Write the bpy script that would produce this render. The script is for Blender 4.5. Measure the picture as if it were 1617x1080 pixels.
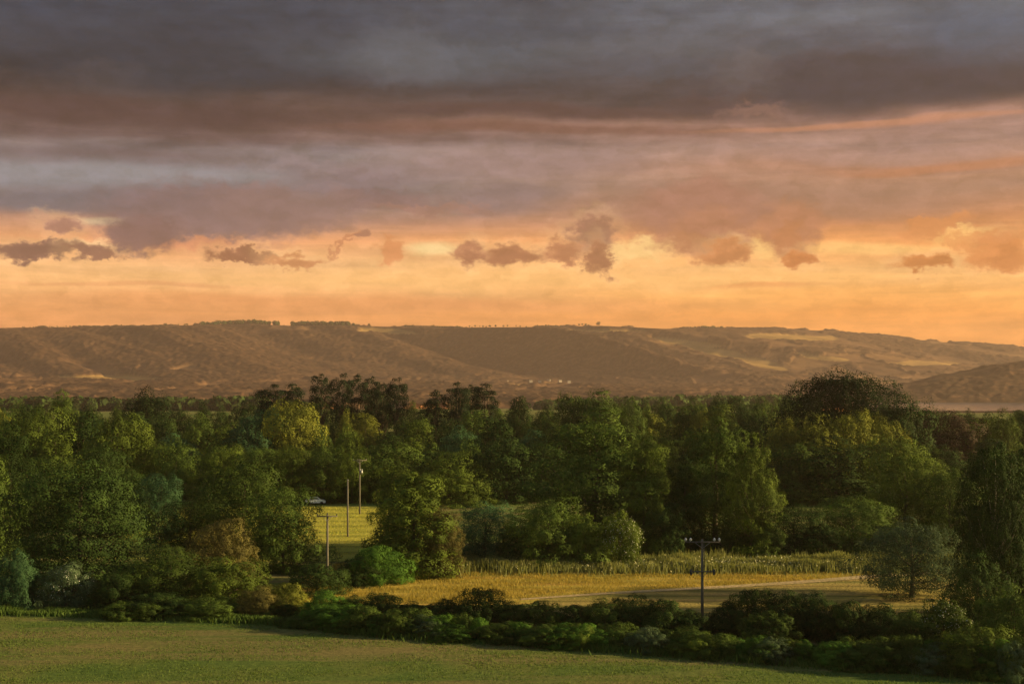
import bpy, math, random
import numpy as np
from mathutils import Vector
R = math.radians
for o in list(bpy.data.objects): bpy.data.objects.remove(o)
sc = bpy.context.scene
col = sc.collection

# ------------------------------------------------------------------ camera
F = 2246.0            # focal length in photo pixels (50 mm on 36 mm)
EYE = 25.0
cam = bpy.data.objects.new('camera', bpy.data.cameras.new('camera')); col.objects.link(cam)
cam.location = (0, 0, EYE); cam.rotation_euler = (R(90), 0, 0)
cam.data.lens = 50; cam.data.sensor_width = 36; cam.data.shift_y = 60/1617
cam.data.clip_start = 0.5; cam.data.clip_end = 60000
sc.camera = cam
sc.render.resolution_x = 1024; sc.render.resolution_y = 683

# ------------------------------------------------------------------ light
SUN_AZ, SUN_EL = 94, 14      # azimuth measured from the view direction towards the right
sd = Vector((math.sin(R(SUN_AZ))*math.cos(R(SUN_EL)), math.cos(R(SUN_AZ))*math.cos(R(SUN_EL)), math.sin(R(SUN_EL))))
sl = bpy.data.lights.new('sun', 'SUN'); sl.energy = 5.0; sl.angle = R(1.0); sl.color = (1.0, .77, .36)
so = bpy.data.objects.new('sun', sl); col.objects.link(so)
so.rotation_euler = (-sd).to_track_quat('-Z', 'Y').to_euler(); so.location = sd*500
sc.view_settings.view_transform = 'Standard'; sc.view_settings.look = 'None'
sc.view_settings.exposure = .8; sc.view_settings.gamma = 1

def s2l(c):
    return tuple(((v/255)/12.92 if v/255 <= .04045 else ((v/255+.055)/1.055)**2.4) for v in c)

class NT:
    """small helper for node trees"""
    def __init__(s, tree): s.t = tree
    def n(s, typ, ins=None, **kw):
        nd = s.t.nodes.new(typ)
        for k, v in kw.items(): setattr(nd, k, v)
        for k, v in (ins or {}).items():
            if hasattr(v, 'is_linked') or isinstance(v, bpy.types.NodeSocket): s.t.links.new(v, nd.inputs[k])
            else: nd.inputs[k].default_value = v
        return nd
    def m(s, op, a, b=0.0, c=0.0, clamp=False):
        nd = s.n('ShaderNodeMath', {0: a, 1: b, 2: c}, operation=op, use_clamp=clamp); return nd.outputs[0]
    def vm(s, op, a, b=(0, 0, 0)):
        nd = s.n('ShaderNodeVectorMath', {0: a, 1: b}, operation=op)
        return nd.outputs['Value'] if op in ('LENGTH', 'DOT_PRODUCT') else nd.outputs[0]
    def mix(s, f, a, b, blend='MIX'):
        nd = s.t.nodes.new('ShaderNodeMix'); nd.data_type = 'RGBA'; nd.blend_type = blend
        for i, v in ((0, f), (6, a), (7, b)):
            if isinstance(v, bpy.types.NodeSocket): s.t.links.new(v, nd.inputs[i])
            else: nd.inputs[i].default_value = (tuple(v)+(1,) if i and len(v) == 3 else v)
        return nd.outputs[2]
    def rng(s, v, a, b, c=0.0, d=1.0, smooth=True):
        nd = s.n('ShaderNodeMapRange', {'Value': v, 'From Min': a, 'From Max': b, 'To Min': c, 'To Max': d})
        if smooth: nd.interpolation_type = 'SMOOTHSTEP'
        return nd.outputs[0]
    def noise(s, vec, scale, detail=4, rough=.55, dist=0.0):
        return s.n('ShaderNodeTexNoise', {'Vector': vec, 'Scale': scale, 'Detail': detail, 'Roughness': rough, 'Distortion': dist})
    def ramp(s, v, stops, interp='LINEAR'):
        nd = s.n('ShaderNodeValToRGB', {'Fac': v}); cr = nd.color_ramp; cr.interpolation = interp
        while len(cr.elements) < len(stops): cr.elements.new(.5)
        for e, (p, c) in zip(cr.elements, stops): e.position = p; e.color = tuple(c)+(1,)
        return nd.outputs[0]

def azel(px, py):
    az = math.atan((px-808.5)/F); el = math.atan((600-py)/F*math.cos(az))
    return math.degrees(az), math.degrees(el)

world = bpy.data.worlds.new('World'); sc.world = world; world.use_nodes = True
def build_sky():
    t = world.node_tree; t.nodes.clear(); N = NT(t)
    out = t.nodes.new('ShaderNodeOutputWorld'); bg = t.nodes.new('ShaderNodeBackground')
    t.links.new(bg.outputs[0], out.inputs[0]); bg.inputs['Strength'].default_value = .0574
    d = N.n('ShaderNodeTexCoord').outputs['Generated']
    sp = N.n('ShaderNodeSeparateXYZ', {0: d}).outputs
    az = N.m('MULTIPLY', N.m('ARCTAN2', sp[0], sp[1]), 57.2958)
    el = N.m('MULTIPLY', N.m('ARCSINE', sp[2]), 57.2958)
    P = N.n('ShaderNodeCombineXYZ', {0: az, 1: el, 2: 0.0}).outputs[0]
    # streaky warp (long in azimuth) and puffy warp
    Ps = N.vm('MULTIPLY', P, (.09, .45, 1))
    n1 = N.noise(Ps, 1.0, 5, .5).outputs['Color']
    Pw = N.vm('MULTIPLY', P, (.55, .9, 1))
    n2 = N.noise(Pw, 1.0, 6, .6).outputs['Color']
    Pf = N.vm('MULTIPLY', P, (1.6, 2.2, 1))
    n3 = N.noise(Pf, 1.0, 5, .62).outputs['Color']
    c5 = (.5, .5, .5)
    w1 = N.vm('MULTIPLY', N.vm('SUBTRACT', n1, c5), (3.0, 1.6, 0))
    w2 = N.vm('MULTIPLY', N.vm('SUBTRACT', n2, c5), (1.9, 1.3, 0))
    n4 = N.noise(N.vm('MULTIPLY', P, (4.2, 6.0, 1)), 1.0, 5, .65).outputs['Color']
    w3 = N.vm('ADD', N.vm('MULTIPLY', N.vm('SUBTRACT', n3, c5), (1.5, 1.1, 0)), N.vm('MULTIPLY', N.vm('SUBTRACT', n4, c5), (.55, .4, 0)))
    Pstreak = N.vm('ADD', P, w1)
    Ppuff = N.vm('ADD', N.vm('ADD', P, w2), w3)
    ew = N.n('ShaderNodeSeparateXYZ', {0: N.vm('ADD', P, N.vm('MULTIPLY', N.vm('SUBTRACT', n1, c5), (0, 1.5, 0)))}).outputs[1]
    # base gradient, left and right versions
    def stops(lst, top):
        r = []
        for py, c in lst[::-1]:
            r.append((max(0, math.degrees(math.atan((600-py)/F)))/20, s2l(c)))
        return r + [(1.0, s2l(top))]
    E = N.m('DIVIDE', ew, 20.0, clamp=True)
    L = N.ramp(E, stops([(40, (68, 74, 86)), (130, (62, 61, 66)), (160, (84, 70, 68)), (195, (98, 76, 70)), (225, (118, 96, 92)),
                         (255, (146, 138, 138)), (300, (124, 118, 120)), (345, (186, 142, 120)), (385, (236, 168, 116)), (425, (253, 198, 134)), (465, (249, 188, 122)),
                         (500, (241, 167, 100)), (600, (228, 146, 82))], (52, 56, 66)))
    Rr = N.ramp(E, stops([(40, (98, 102, 110)), (100, (88, 84, 88)), (165, (76, 66, 66)), (195, (164, 124, 108)), (235, (166, 132, 118)),
                          (270, (180, 132, 106)), (310, (176, 134, 108)), (350, (206, 140, 94)), (385, (242, 166, 96)), (425, (255, 196, 122)), (465, (253, 183, 99)),
                          (500, (248, 167, 81)), (600, (236, 152, 68))], (60, 62, 70)))
    base = N.mix(N.rng(az, -12, 14), L, Rr)
    cur = base
    # grey tone variation along streaks
    tex = N.noise(N.vm('MULTIPLY', P, (.10, 1.7, 1)), 1.0, 6, .62, .5).outputs['Fac']
    cur = N.mix(1.0, cur, N.n('ShaderNodeCombineColor', {0: N.rng(tex, .28, .72, .80, 1.18, False), 1: N.rng(tex, .28, .72, .81, 1.17, False), 2: N.rng(tex, .28, .72, .84, 1.15, False)}).outputs[0], 'MULTIPLY')
    hi = N.rng(el, 5.5, 9.5)
    t2 = N.noise(N.vm('ADD', N.vm('MULTIPLY', P, (.2, .6, 1)), (7, 3, 0)), 1.0, 5, .55, .6).outputs['Fac']
    k = N.rng(t2, .3, .7, .70, 1.24, False)
    cur = N.mix(hi, cur, N.mix(1.0, cur, N.n('ShaderNodeCombineColor', {0: k, 1: k, 2: k}).outputs[0], 'MULTIPLY'))
    def blob(px, py, rx, ry, c, a=1.0, soft=.3, pts=Ppuff, shear=0.0):
        nonlocal cur
        ca, ce = azel(px, py); k = math.degrees(1/F)
        q = N.vm('SUBTRACT', pts, (ca, ce, 0))
        if shear:
            s_ = N.n('ShaderNodeSeparateXYZ', {0: q}).outputs
            q = N.n('ShaderNodeCombineXYZ', {0: s_[0], 1: N.m('MULTIPLY_ADD', s_[0], shear, s_[1]), 2: 0.0}).outputs[0]
        dd = N.vm('LENGTH', N.vm('MULTIPLY', q, (1/(rx*k), 1/(ry*k), 0)))
        f = N.rng(dd, 1+soft, 1-soft, 0, a)
        cur = N.mix(f, cur, s2l(c))
    S = Pstreak
    # high dark deck
    blob(300, 95, 250, 42, (56, 60, 69), .8, .6, S)
    blob(700, 90, 220, 30, (92, 99, 107), .6, .7, S)
    blob(1380, 130, 240, 44, (70, 64, 70), .85, .5, S)
    blob(1560, 45, 130, 40, (86, 98, 114), .7, .8, S)
    blob(1120, 75, 200, 34, (98, 101, 108), .6, .7, S)
    blob(860, 176, 260, 10, (84, 64, 62), .8, .6, S)
    blob(1120, 165, 90, 14, (84, 68, 68), .8, .5)
    blob(170, 172, 260, 22, (86, 66, 64), .7, .5, S)
    blob(860, 205, 340, 9, (118, 80, 66), .6, .6, S)
    blob(160, 240, 300, 14, (112, 92, 90), .7, .6, S)
    blob(560, 280, 110, 28, (136, 116, 116), .8, .5)
    blob(800, 262, 190, 22, (160, 132, 126), .7, .6, S)
    blob(150, 270, 220, 22, (154, 150, 152), .6, .6, S)
    blob(120, 312, 190, 18, (112, 108, 114), .8, .5, S)
    blob(1450, 240, 240, 12, (180, 142, 126), .6, .6, S)
    blob(1500, 262, 160, 8, (188, 124, 84), .6, .6, S)
    blob(1250, 318, 330, 20, (166, 124, 102), .7, .6, S)
    blob(790, 312, 100, 16, (138, 116, 114), .7, .6, S)
    blob(600, 320, 90, 14, (134, 104, 100), .7, .5)
    blob(640, 85, 80, 46, (100, 102, 108), .5, .55)
    blob(470, 60, 90, 26, (66, 70, 79), .5, .6)
    blob(160, 122, 60, 14, (84, 76, 78), .4, .7)
    blob(840, 52, 130, 16, (72, 78, 88), .6, .7)
    blob(1050, 110, 120, 14, (82, 84, 92), .6, .6)
    blob(1180, 108, 44, 40, (108, 100, 100), .45, .7)
    blob(1270, 66, 120, 14, (80, 82, 90), .6, .6)
    blob(1330, 100, 90, 22, (76, 70, 74), .6, .5)
    blob(1190, 178, 50, 10, (150, 112, 98), .5, .6)
    blob(1400, 192, 230, 5, (196, 136, 104), .75, .6, S)
    blob(520, 262, 150, 10, (150, 132, 130), .5, .6)
    blob(690, 330, 90, 8, (168, 124, 106), .6, .5)
    # glowing gaps
    blob(185, 346, 42, 6, (254, 222, 170), .9, .6, S)
    blob(140, 388, 46, 9, (250, 206, 150), .8, .6)
    blob(680, 404, 42, 10, (255, 222, 156), .9, .6, S)
    blob(1010, 396, 60, 16, (255, 212, 140), .9, .6)
    blob(1190, 392, 46, 15, (255, 206, 128), .9, .6)
    blob(1380, 386, 110, 9, (255, 202, 124), .8, .6, S)
    blob(1520, 372, 36, 12, (255, 204, 122), .8, .6)
    blob(760, 443, 620, 12, (255, 200, 124), .5, .8, S)
    # mauve mass left of centre with torn lower edge
    blob(330, 338, 165, 46, (134, 110, 108), .92, .4)
    blob(450, 330, 120, 36, (146, 116, 108), .7, .35)
    blob(225, 368, 56, 26, (134, 104, 98), .92, .4)
    blob(320, 388, 60, 10, (226, 150, 104), .6, .5)
    # puffs
    def puff(px, py, rx, ry, c, a):
        blob(px, py-2, rx*1.12+4, ry*1.15+4, (255, 206, 146), .3, .45)      # lit rim
        blob(px, py, rx, ry, tuple(min(255, v*1.07) for v in c), a, .36)
        blob(px+rx*.1, py+ry*.15, rx*.75, ry*.7, tuple(v*.93 for v in c), .7, .6)
    puff(60, 393, 70, 15, (136, 100, 84), .95)
    puff(150, 398, 50, 10, (150, 108, 88), .85)
    puff(96, 350, 30, 12, (176, 128, 108), .8)
    puff(384, 404, 50, 9, (158, 108, 78), .95)
    puff(462, 412, 44, 9, (206, 142, 92), .8)
    blob(575, 372, 12, 9, (160, 112, 88), .8, .34)
    blob(545, 384, 28, 6, (200, 134, 92), .8, .3, shear=-.8)
    blob(617, 396, 16, 22, (224, 148, 94), .8, .34)
    puff(800, 404, 62, 17, (172, 116, 80), .95)
    puff(735, 398, 26, 16, (176, 120, 86), .9)
    puff(895, 396, 34, 18, (186, 126, 88), .9)
    puff(940, 366, 38, 28, (158, 112, 88), .95)
    puff(944, 402, 20, 30, (166, 114, 80), .95)
    blob(1110, 338, 108, 50, (172, 122, 100), .85, .4)
    blob(1120, 366, 66, 34, (180, 124, 92), .8, .4)
    blob(1100, 384, 46, 16, (186, 128, 88), .8, .35, shear=.4)
    puff(1146, 400, 44, 18, (194, 130, 80), .95)
    blob(1252, 360, 44, 40, (184, 126, 92), .9, .4)
    blob(1250, 386, 22, 30, (190, 126, 82), .85, .35, shear=.4)
    puff(1262, 412, 24, 16, (198, 126, 70), .95)
    puff(1460, 418, 44, 13, (196, 126, 66), .95)
    puff(1580, 402, 46, 26, (206, 132, 72), .85)
    blob(1530, 384, 36, 14, (222, 146, 84), .75, .4, shear=.3)
    blob(1600, 376, 50, 12, (214, 142, 86), .7, .4)
    blob(1475, 356, 50, 12, (216, 142, 84), .8, .35, shear=-.2)
    blob(1190, 449, 70, 4, (228, 154, 88), .6, .6, S)
    blob(560, 482, 420, 15, (232, 158, 96), .7, .6, S)
    blob(200, 452, 160, 4, (228, 160, 104), .5, .6, S)
    pt = N.noise(N.vm('ADD', N.vm('MULTIPLY', P, (.9, 1.9, 1)), w3), 1.0, 5, .6).outputs['Fac']
    pk = N.rng(pt, .32, .68, .88, 1.12, False)
    cur = N.mix(1.0, cur, N.n('ShaderNodeCombineColor', {0: pk, 1: pk, 2: N.rng(pt, .32, .68, .84, 1.16, False)}).outputs[0], 'MULTIPLY')
    glow = N.rng(el, 7.0, 4.0)
    cur = N.mix(glow, cur, N.mix(1.0, cur, (1.10, 1.03, .98), 'MULTIPLY'))
    # clear-sky light overhead and behind the camera comes from the sky model
    sky = N.n('ShaderNodeTexSky', sky_type='NISHITA', sun_disc=False, sun_elevation=R(SUN_EL), sun_rotation=R(SUN_AZ), altitude=50, dust_density=2.5, ozone_density=1.0)
    cloud10 = N.vm('SCALE', cur); cur_n = cloud10.node; cur_n.inputs['Scale'].default_value = 10.0
    up = N.mix(N.rng(el, 26, 50, 0, .45), cloud10, sky.outputs[0])
    grey = N.ramp(N.m('DIVIDE', ew, 90.0, clamp=True), [(0, (1.8, 2.4, 2.6)), (.2, (1.9, 2.8, 3.1)), (1, (1.1, 1.7, 2.2))])   # pale blue dusk away from the sun
    back = N.mix(N.rng(N.m('ABSOLUTE', N.m('SUBTRACT', az, 20.0)), 70, 140, 0, .9), up, grey)
    t.links.new(back, bg.inputs['Color'])
    world.cycles.sampling_method = 'MANUAL'; world.cycles.sample_map_resolution = 512
build_sky()

# ------------------------------------------------------------------ helpers
def tag(o, label=None, cat=None, group=None, kind=None):
    if label: o['label'] = label
    if cat: o['category'] = cat
    if group: o['group'] = group
    if kind: o['kind'] = kind
    return o
def mesh_np(name, V, faces, k, smooth=False, attr=None):
    """V (n,3); faces (m,k) index array"""
    me = bpy.data.meshes.new(name); V = np.asarray(V, dtype=np.float32); Fc = np.asarray(faces, dtype=np.int32)
    me.vertices.add(len(V)); me.vertices.foreach_set('co', V.ravel())
    me.loops.add(Fc.size); me.loops.foreach_set('vertex_index', Fc.ravel())
    me.polygons.add(len(Fc)); me.polygons.foreach_set('loop_start', np.arange(0, Fc.size, k, dtype=np.int32))
    me.update(calc_edges=True)
    if smooth: me.polygons.foreach_set('use_smooth', np.ones(len(Fc), dtype=bool))
    for nm, a in (attr or {}).items():
        at = me.attributes.new(nm, 'FLOAT', 'POINT'); at.data.foreach_set('value', np.asarray(a, dtype=np.float32).ravel())
    return me
def link(name, me, mat=None, parent=None):
    o = bpy.data.objects.new(name, me); col.objects.link(o)
    if mat and not me.materials: me.materials.append(mat)
    if parent: o.parent = parent
    return o
def empty(name, loc, rz=0):
    o = bpy.data.objects.new(name, None); col.objects.link(o); o.location = loc; o.rotation_euler = (0, 0, rz)
    o.empty_display_size = .3; return o

def hash2(ix, iy, seed):
    h = (ix.astype(np.int64)*374761393 + iy.astype(np.int64)*668265263 + seed*974634777) & 0xffffffff
    h = ((h ^ (h >> 13))*1274126177) & 0xffffffff
    return ((h ^ (h >> 16)) & 0xffff)/65535.0
def vnoise(x, y, seed=0):
    x = np.asarray(x, float); y = np.asarray(y, float)
    ix = np.floor(x); iy = np.floor(y); fx = x-ix; fy = y-iy
    fx = fx*fx*(3-2*fx); fy = fy*fy*(3-2*fy)
    a = hash2(ix, iy, seed); b = hash2(ix+1, iy, seed); c = hash2(ix, iy+1, seed); d = hash2(ix+1, iy+1, seed)
    return (a*(1-fx)+b*fx)*(1-fy)+(c*(1-fx)+d*fx)*fy
def fbm(x, y, seed=0, o=4):
    s = 0; a = .5; t = 0
    for i in range(o):
        s = s+a*vnoise(x*2**i, y*2**i, seed+i*7); t += a; a *= .5
    return s/t
def sstep(a, b, x):
    t = np.clip((x-a)/(b-a), 0, 1); return t*t*(3-2*t)

def principled(name, rough=.9, spec=.2):
    m = bpy.data.materials.new(name); m.use_nodes = True
    b = m.node_tree.nodes['Principled BSDF']; b.inputs['Roughness'].default_value = rough
    b.inputs['Specular IOR Level'].default_value = spec
    return m, NT(m.node_tree), b

# ------------------------------------------------------------------ terrain
RIDGE = [(-200, 522), (-60, 519), (30, 517), (130, 516), (250, 515), (330, 512), (400, 511), (460, 514), (540, 513), (600, 515), (700, 517), (850, 516), (950, 514),
         (1050, 519), (1100, 518), (1180, 516), (1250, 515), (1310, 518), (1380, 524), (1450, 532), (1520, 538), (1590, 543), (1700, 550), (1900, 560)]
YC = 7000.0
def terrain(X, Y):
    X = np.asarray(X, float); Y = np.asarray(Y, float)
    px = 808.5+F*X/np.maximum(Y, 100)
    # slope under the viewer
    z = 23*np.clip(1-Y/108, 0, 2)*sstep(112, 60, Y)
    z = z + (fbm(X/60, Y/60, 3)-.5)*.5*sstep(80, 120, Y)
    # plain falling gently to the estuary
    z = z - (26+5*sstep(1300, 1420, px))*sstep(850, 2500, Y)
    z = z + (fbm(X/260, Y/260, 5)-.5)*10*sstep(700, 1100, Y)*(1-.85*sstep(1300, 1420, px)*sstep(3500, 3000, Y))
    # rise to the foot of the escarpment
    foot = np.interp(px, [0, 600, 900, 1200, 1500, 1900], [46, 38, 30, 20, 6, 0])
    z = z + foot*sstep(3300, 5000, Y)
    # escarpment
    crest = 25 + (600-np.interp(px, [p for p, _ in RIDGE], [q for _, q in RIDGE]))/F*YC
    sh = X+.75*(Y-6000)                         # spurs run down towards the right
    sp = 1-np.abs(2*fbm(sh/1500+3.1, Y/6000, 11, 2)-1)*1.9
    sp2 = 1-np.abs(2*fbm(sh/420+9.7, Y/2600, 21, 3)-1)*1.8
    right = sstep(980, 1250, px)
    off = (sp*560+sp2*260)*(1-.55*right)
    y0 = 5150-right*150; t = (Y+off-420-y0)/(YC-y0)
    s = sstep(0, 1, t)*(1-right)+np.clip(sstep(-.25, 1.05, t), 0, 1)*right
    s = s*(.985+.015*sstep(YC-600, YC, Y))
    base = foot-26
    z = z + (crest-base)*s*sstep(4200, 4700, Y)
    z = z + (fbm(X/180, Y/180, 31, 3)-.5)*26*s*(1-s)*4*(1-.5*right)
    z = z - 30*sstep(YC+100, YC+1800, Y)
    # estuary basin on the right
    b = sstep(1380, 1440, px)*sstep(2420, 2620, Y)*sstep(3900, 3500, Y)
    z = z*(1-b) + (-36)*b
    return z, s, px, right, sp, sp2
def gz(x, y): return float(terrain(np.array([x]), np.array([y]))[0][0])

def fan(y0, y1, ny, u, nu, power=1.0):
    yy = y0+(y1-y0)*np.linspace(0, 1, ny)**power
    uu = np.linspace(-u, u, nu)
    Y, U = np.meshgrid(yy, uu, indexing='ij'); return U*Y, Y
def grid_faces(ny, nx):
    i = np.arange(ny*nx).reshape(ny, nx)
    return np.stack([i[:-1, :-1], i[:-1, 1:], i[1:, 1:], i[1:, :-1]], -1).reshape(-1, 4)

# --- near ground: one sheet from under the viewer to the estuary plain
def ground_material():
    m, N, b = principled('ground_grass', .95, .1)
    g = N.n('ShaderNodeNewGeometry').outputs['Position']
    a = N.noise(g, .05, 5, .6).outputs['Fac']; c = N.noise(g, 1.6, 5, .65).outputs['Fac']
    band = N.noise(N.vm('MULTIPLY', g, (.02, .16, 0)), 1.0, 4, .6).outputs['Fac']
    fine = N.noise(g, 7.0, 3, .7).outputs['Fac']
    colr = N.ramp(N.rng(a, .3, .7), [(0, (.085, .145, .030)), (.45, (.125, .175, .040)), (1, (.19, .19, .055))])
    colr = N.mix(N.rng(band, .45, .62, 0, .8), colr, (.24, .19, .08))
    colr = N.mix(1.0, colr, N.ramp(c, [(.25, (.6, .62, .6)), (.75, (1.35, 1.3, 1.25))]), 'MULTIPLY')
    colr = N.mix(1.0, colr, N.ramp(fine, [(.3, (.75, .75, .75)), (.7, (1.25, 1.25, 1.25))]), 'MULTIPLY')
    N.t.links.new(colr, b.inputs['Base Color'])
    bp = N.n('ShaderNodeBump', {'Height': N.m('ADD', c, fine), 'Strength': .6, 'Distance': .12})
    N.t.links.new(bp.outputs[0], b.inputs['Normal']); return m
M_ground = ground_material()
X, Y = fan(-40, 2405, 420, .62, 240, 1.7)
X = X + np.sign(X)*0; xs = np.linspace(-1, 1, 240)[None, :]*(90+.62*np.maximum(Y, 0)); X = xs
Z = terrain(X, Y)[0]
g = link('ground', mesh_np('ground', np.stack([X, Y, Z], -1).reshape(-1, 3), grid_faces(*X.shape), 4, True), M_ground); tag(g, kind='structure')

# --- golden meadows (sheets a little above the ground)
def meadow_material(name, c0, c1, c2, stripe):
    m, N, b = principled(name, .95, .1)
    g = N.n('ShaderNodeNewGeometry').outputs['Position']
    a = N.noise(N.vm('MULTIPLY', g, (.05, .35, 0)), 1.0, 5, .6).outputs['Fac']; c = N.noise(g, 2.2, 5, .65).outputs['Fac']
    colr = N.ramp(N.rng(a, .3, .7), [(0, c0), (.5, c1), (1, c2)])
    wv = N.n('ShaderNodeTexWave', {'Vector': N.vm('MULTIPLY', g, (.01, 1, 0)), 'Scale': stripe, 'Distortion': 3.0, 'Detail': 3.0}, bands_direction='Y').outputs['Fac']
    colr = N.mix(1.0, colr, N.ramp(wv, [(0, (.72, .74, .7)), (.6, (1.1, 1.1, 1.1))]), 'MULTIPLY')
    colr = N.mix(1.0, colr, N.ramp(c, [(.25, (.65, .65, .65)), (.75, (1.35, 1.3, 1.25))]), 'MULTIPLY')
    N.t.links.new(colr, b.inputs['Base Color'])
    bp = N.n('ShaderNodeBump', {'Height': c, 'Strength': .7, 'Distance': .3}); N.t.links.new(bp.outputs[0], b.inputs['Normal'])
    return m
M_mead = meadow_material('dry_meadow_grass', (.30, .27, .05), (.50, .37, .08), (.52, .31, .08), .05)
M_far = meadow_material('golden_field_grass', (.36, .36, .06), (.48, .42, .08), (.30, .33, .05), .04)
M_track = meadow_material('mown_track', (.5, .36, .19), (.56, .42, .24), (.44, .33, .16), .3)
def sheet(name, x0, x1, yf0, yf1, nx, ny, lift, mat):
    U, T = np.meshgrid(np.linspace(0, 1, nx), np.linspace(0, 1, ny)); X = x0+(x1-x0)*U
    Y = yf0(X)+(yf1(X)-yf0(X))*T
    return tag(link(name, mesh_np(name, np.stack([X, Y, terrain(X, Y)[0]+lift], -1).reshape(-1, 3), grid_faces(ny, nx), 4, True), mat), kind='structure')
TR = lambda x: np.minimum(162.5+.40*(x-3), 187)+.5*np.sin(x*.15)
sheet('meadow', -26, 130, lambda x: np.where(x < 3, 158.5+.9*np.sin(x*.23), TR(x)+.6), lambda x: 196+2*np.sin(x*.09+1), 150, 50, .03, M_mead)
sheet('field', -64, -14, lambda x: 197.5+2*np.sin(x*.09+1), lambda x: 282+x*.02, 120, 60, .03, M_far)
M_verge = meadow_material('grazed_verge', (.24, .22, .06), (.36, .28, .085), (.42, .29, .11), .08)
sheet('verge', 3, 70, lambda x: 150+x*0, lambda x: TR(x)-.05, 90, 30, .03, M_verge)
sheet('track', 1, 62, lambda x: TR(x), lambda x: TR(x)+1.1+.035*x, 120, 6, .06, M_track)

# --- escarpment and valley
def hills():
    X, Y = fan(2400, 8900, 560, .47, 940, 1.05)
    Z, s, px, right, sp, sp2 = terrain(X, Y)
    pyv = 600-(Z-EYE)/Y*F
    cover = fbm(X/420+5, Y/420, 41, 4)+.16*(sp2-.3)
    wood = sstep(.38, .44, cover)*sstep(.02, .12, s)*sstep(.97, .9, s)*(1-.72*right)
    wood = np.maximum(wood, sstep(.52, .56, fbm(X/150, Y/240, 44, 3)+.02))*1.0
    hedge = sstep(.035, .012, np.abs(fbm(X/330+8, Y/330, 47, 2)-.5))+sstep(.03, .01, np.abs(fbm(X/410+3, Y/300, 53, 2)-.52))
    wood = np.maximum(wood, np.clip(hedge, 0, 1)*sstep(.9, .6, s))
    # open fields the photo shows (land cover laid out on the ground)
    def patch(cx, cy, rx, ry, shear=0):
        d = np.hypot((px-cx+18*(fbm(X/200, Y/200, 61)-.5))/rx, (pyv-cy-shear*(px-cx)+8*(fbm(X/160, Y/160, 62)-.5))/ry); return sstep(1.08, .92, d)
    fl = np.zeros_like(Z)
    for a in ((612, 524, 46, 4.5, .05), (1130, 556, 52, 6, .2), (1205, 574, 38, 6, .25), (1085, 541, 60, 4, .12), (1250, 533, 75, 5, .02),
              (175, 599, 95, 4.5, .03), (1300, 565, 40, 4, .15), (870, 609, 70, 2.5, 0), (960, 524, 60, 3, .03),
              (1460, 575, 60, 4, 0)):
        fl = np.maximum(fl, patch(*a))
    wood = wood*(1-fl)*sstep(-28.5, -26, Z)*(1-sstep(1380, 1420, px)*sstep(3300, 3200, Y))
    bump = vnoise(X/13, Y/13, 71)*.6+vnoise(X/26, Y/26, 72)*.4
    Z2 = Z + wood*(3+14*bump)
    lim = EYE+(600-np.interp(px, [p for p, _ in RIDGE], [q for _, q in RIDGE])-1.0)/F*Y
    Z2 = np.where(Y < YC+100, np.minimum(Z2, lim+2.5*bump), Z2)         # no spur rises above the long level crest
    tone = fbm(X/300, Y/300, 81, 3)
    me = mesh_np('hills', np.stack([X, Y, Z2], -1).reshape(-1, 3), grid_faces(*X.shape), 4, True, {'wood': wood, 'open': fl, 'tone': tone})
    m, N, b = principled('hill_land', .95, .1)
    at = lambda n: N.n('ShaderNodeAttribute', attribute_name=n).outputs['Fac']
    g = N.n('ShaderNodeNewGeometry').outputs['Position']
    grass = N.ramp(at('tone'), [(.3, (.11, .058, .034)), (.55, (.18, .095, .052)), (.7, (.26, .14, .068))])
    grass = N.mix(at('open'), grass, (.42, .25, .09))
    nz = N.noise(g, .05, 5, .65).outputs['Fac']
    wd = N.ramp(nz, [(.3, (.024, .014, .009)), (.5, (.062, .033, .018)), (.7, (.17, .085, .045))])
    cc = N.mix(at('wood'), grass, wd)
    cc = N.mix(1.0, cc, N.ramp(N.noise(g, .012, 4, .6).outputs['Fac'], [(.3, (.7, .7, .7)), (.7, (1.3, 1.3, 1.3))]), 'MULTIPLY')
    N.t.links.new(cc, b.inputs['Base Color'])
    tag(link('hills', me, m), kind='structure'); return m
M_hill = hills()
# headland beyond the water
def headland():
    prof = [(1380, 622), (1405, 610), (1430, 605), (1455, 601), (1475, 594), (1500, 589), (1530, 583), (1560, 577), (1590, 573), (1650, 568), (1800, 560), (2000, 556)]
    ny, nx = 90, 300
    yy = np.linspace(3240, 4400, ny); uu = np.linspace(.24, .55, nx); Y, U = np.meshgrid(yy, uu, indexing='ij'); X = U*Y
    px = 808.5+F*U; cz = EYE+(600-np.interp(px, [p for p, _ in prof], [q for _, q in prof]))/F*3750
    s = sstep(3255, 3750, Y+120*(fbm(X/220, Y/220, 91)-.5)); s = s-.9*sstep(3850, 4380, Y)
    b = fbm(X/220, Y/220, 92)
    wood = sstep(.4, .48, b)
    Z = -34+(cz-6+34)*np.clip(s, 0, 1)*sstep(.24, .26, U)+wood*(2+9*vnoise(X/13, Y/13, 93))*sstep(.02, .1, s)
    me = mesh_np('headland', np.stack([X, Y, Z], -1).reshape(-1, 3), grid_faces(ny, nx), 4, True, {'wood': np.maximum(wood, .8), 'open': wood*0, 'tone': b})
    tag(link('headland', me, M_hill), kind='structure')
headland()
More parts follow.
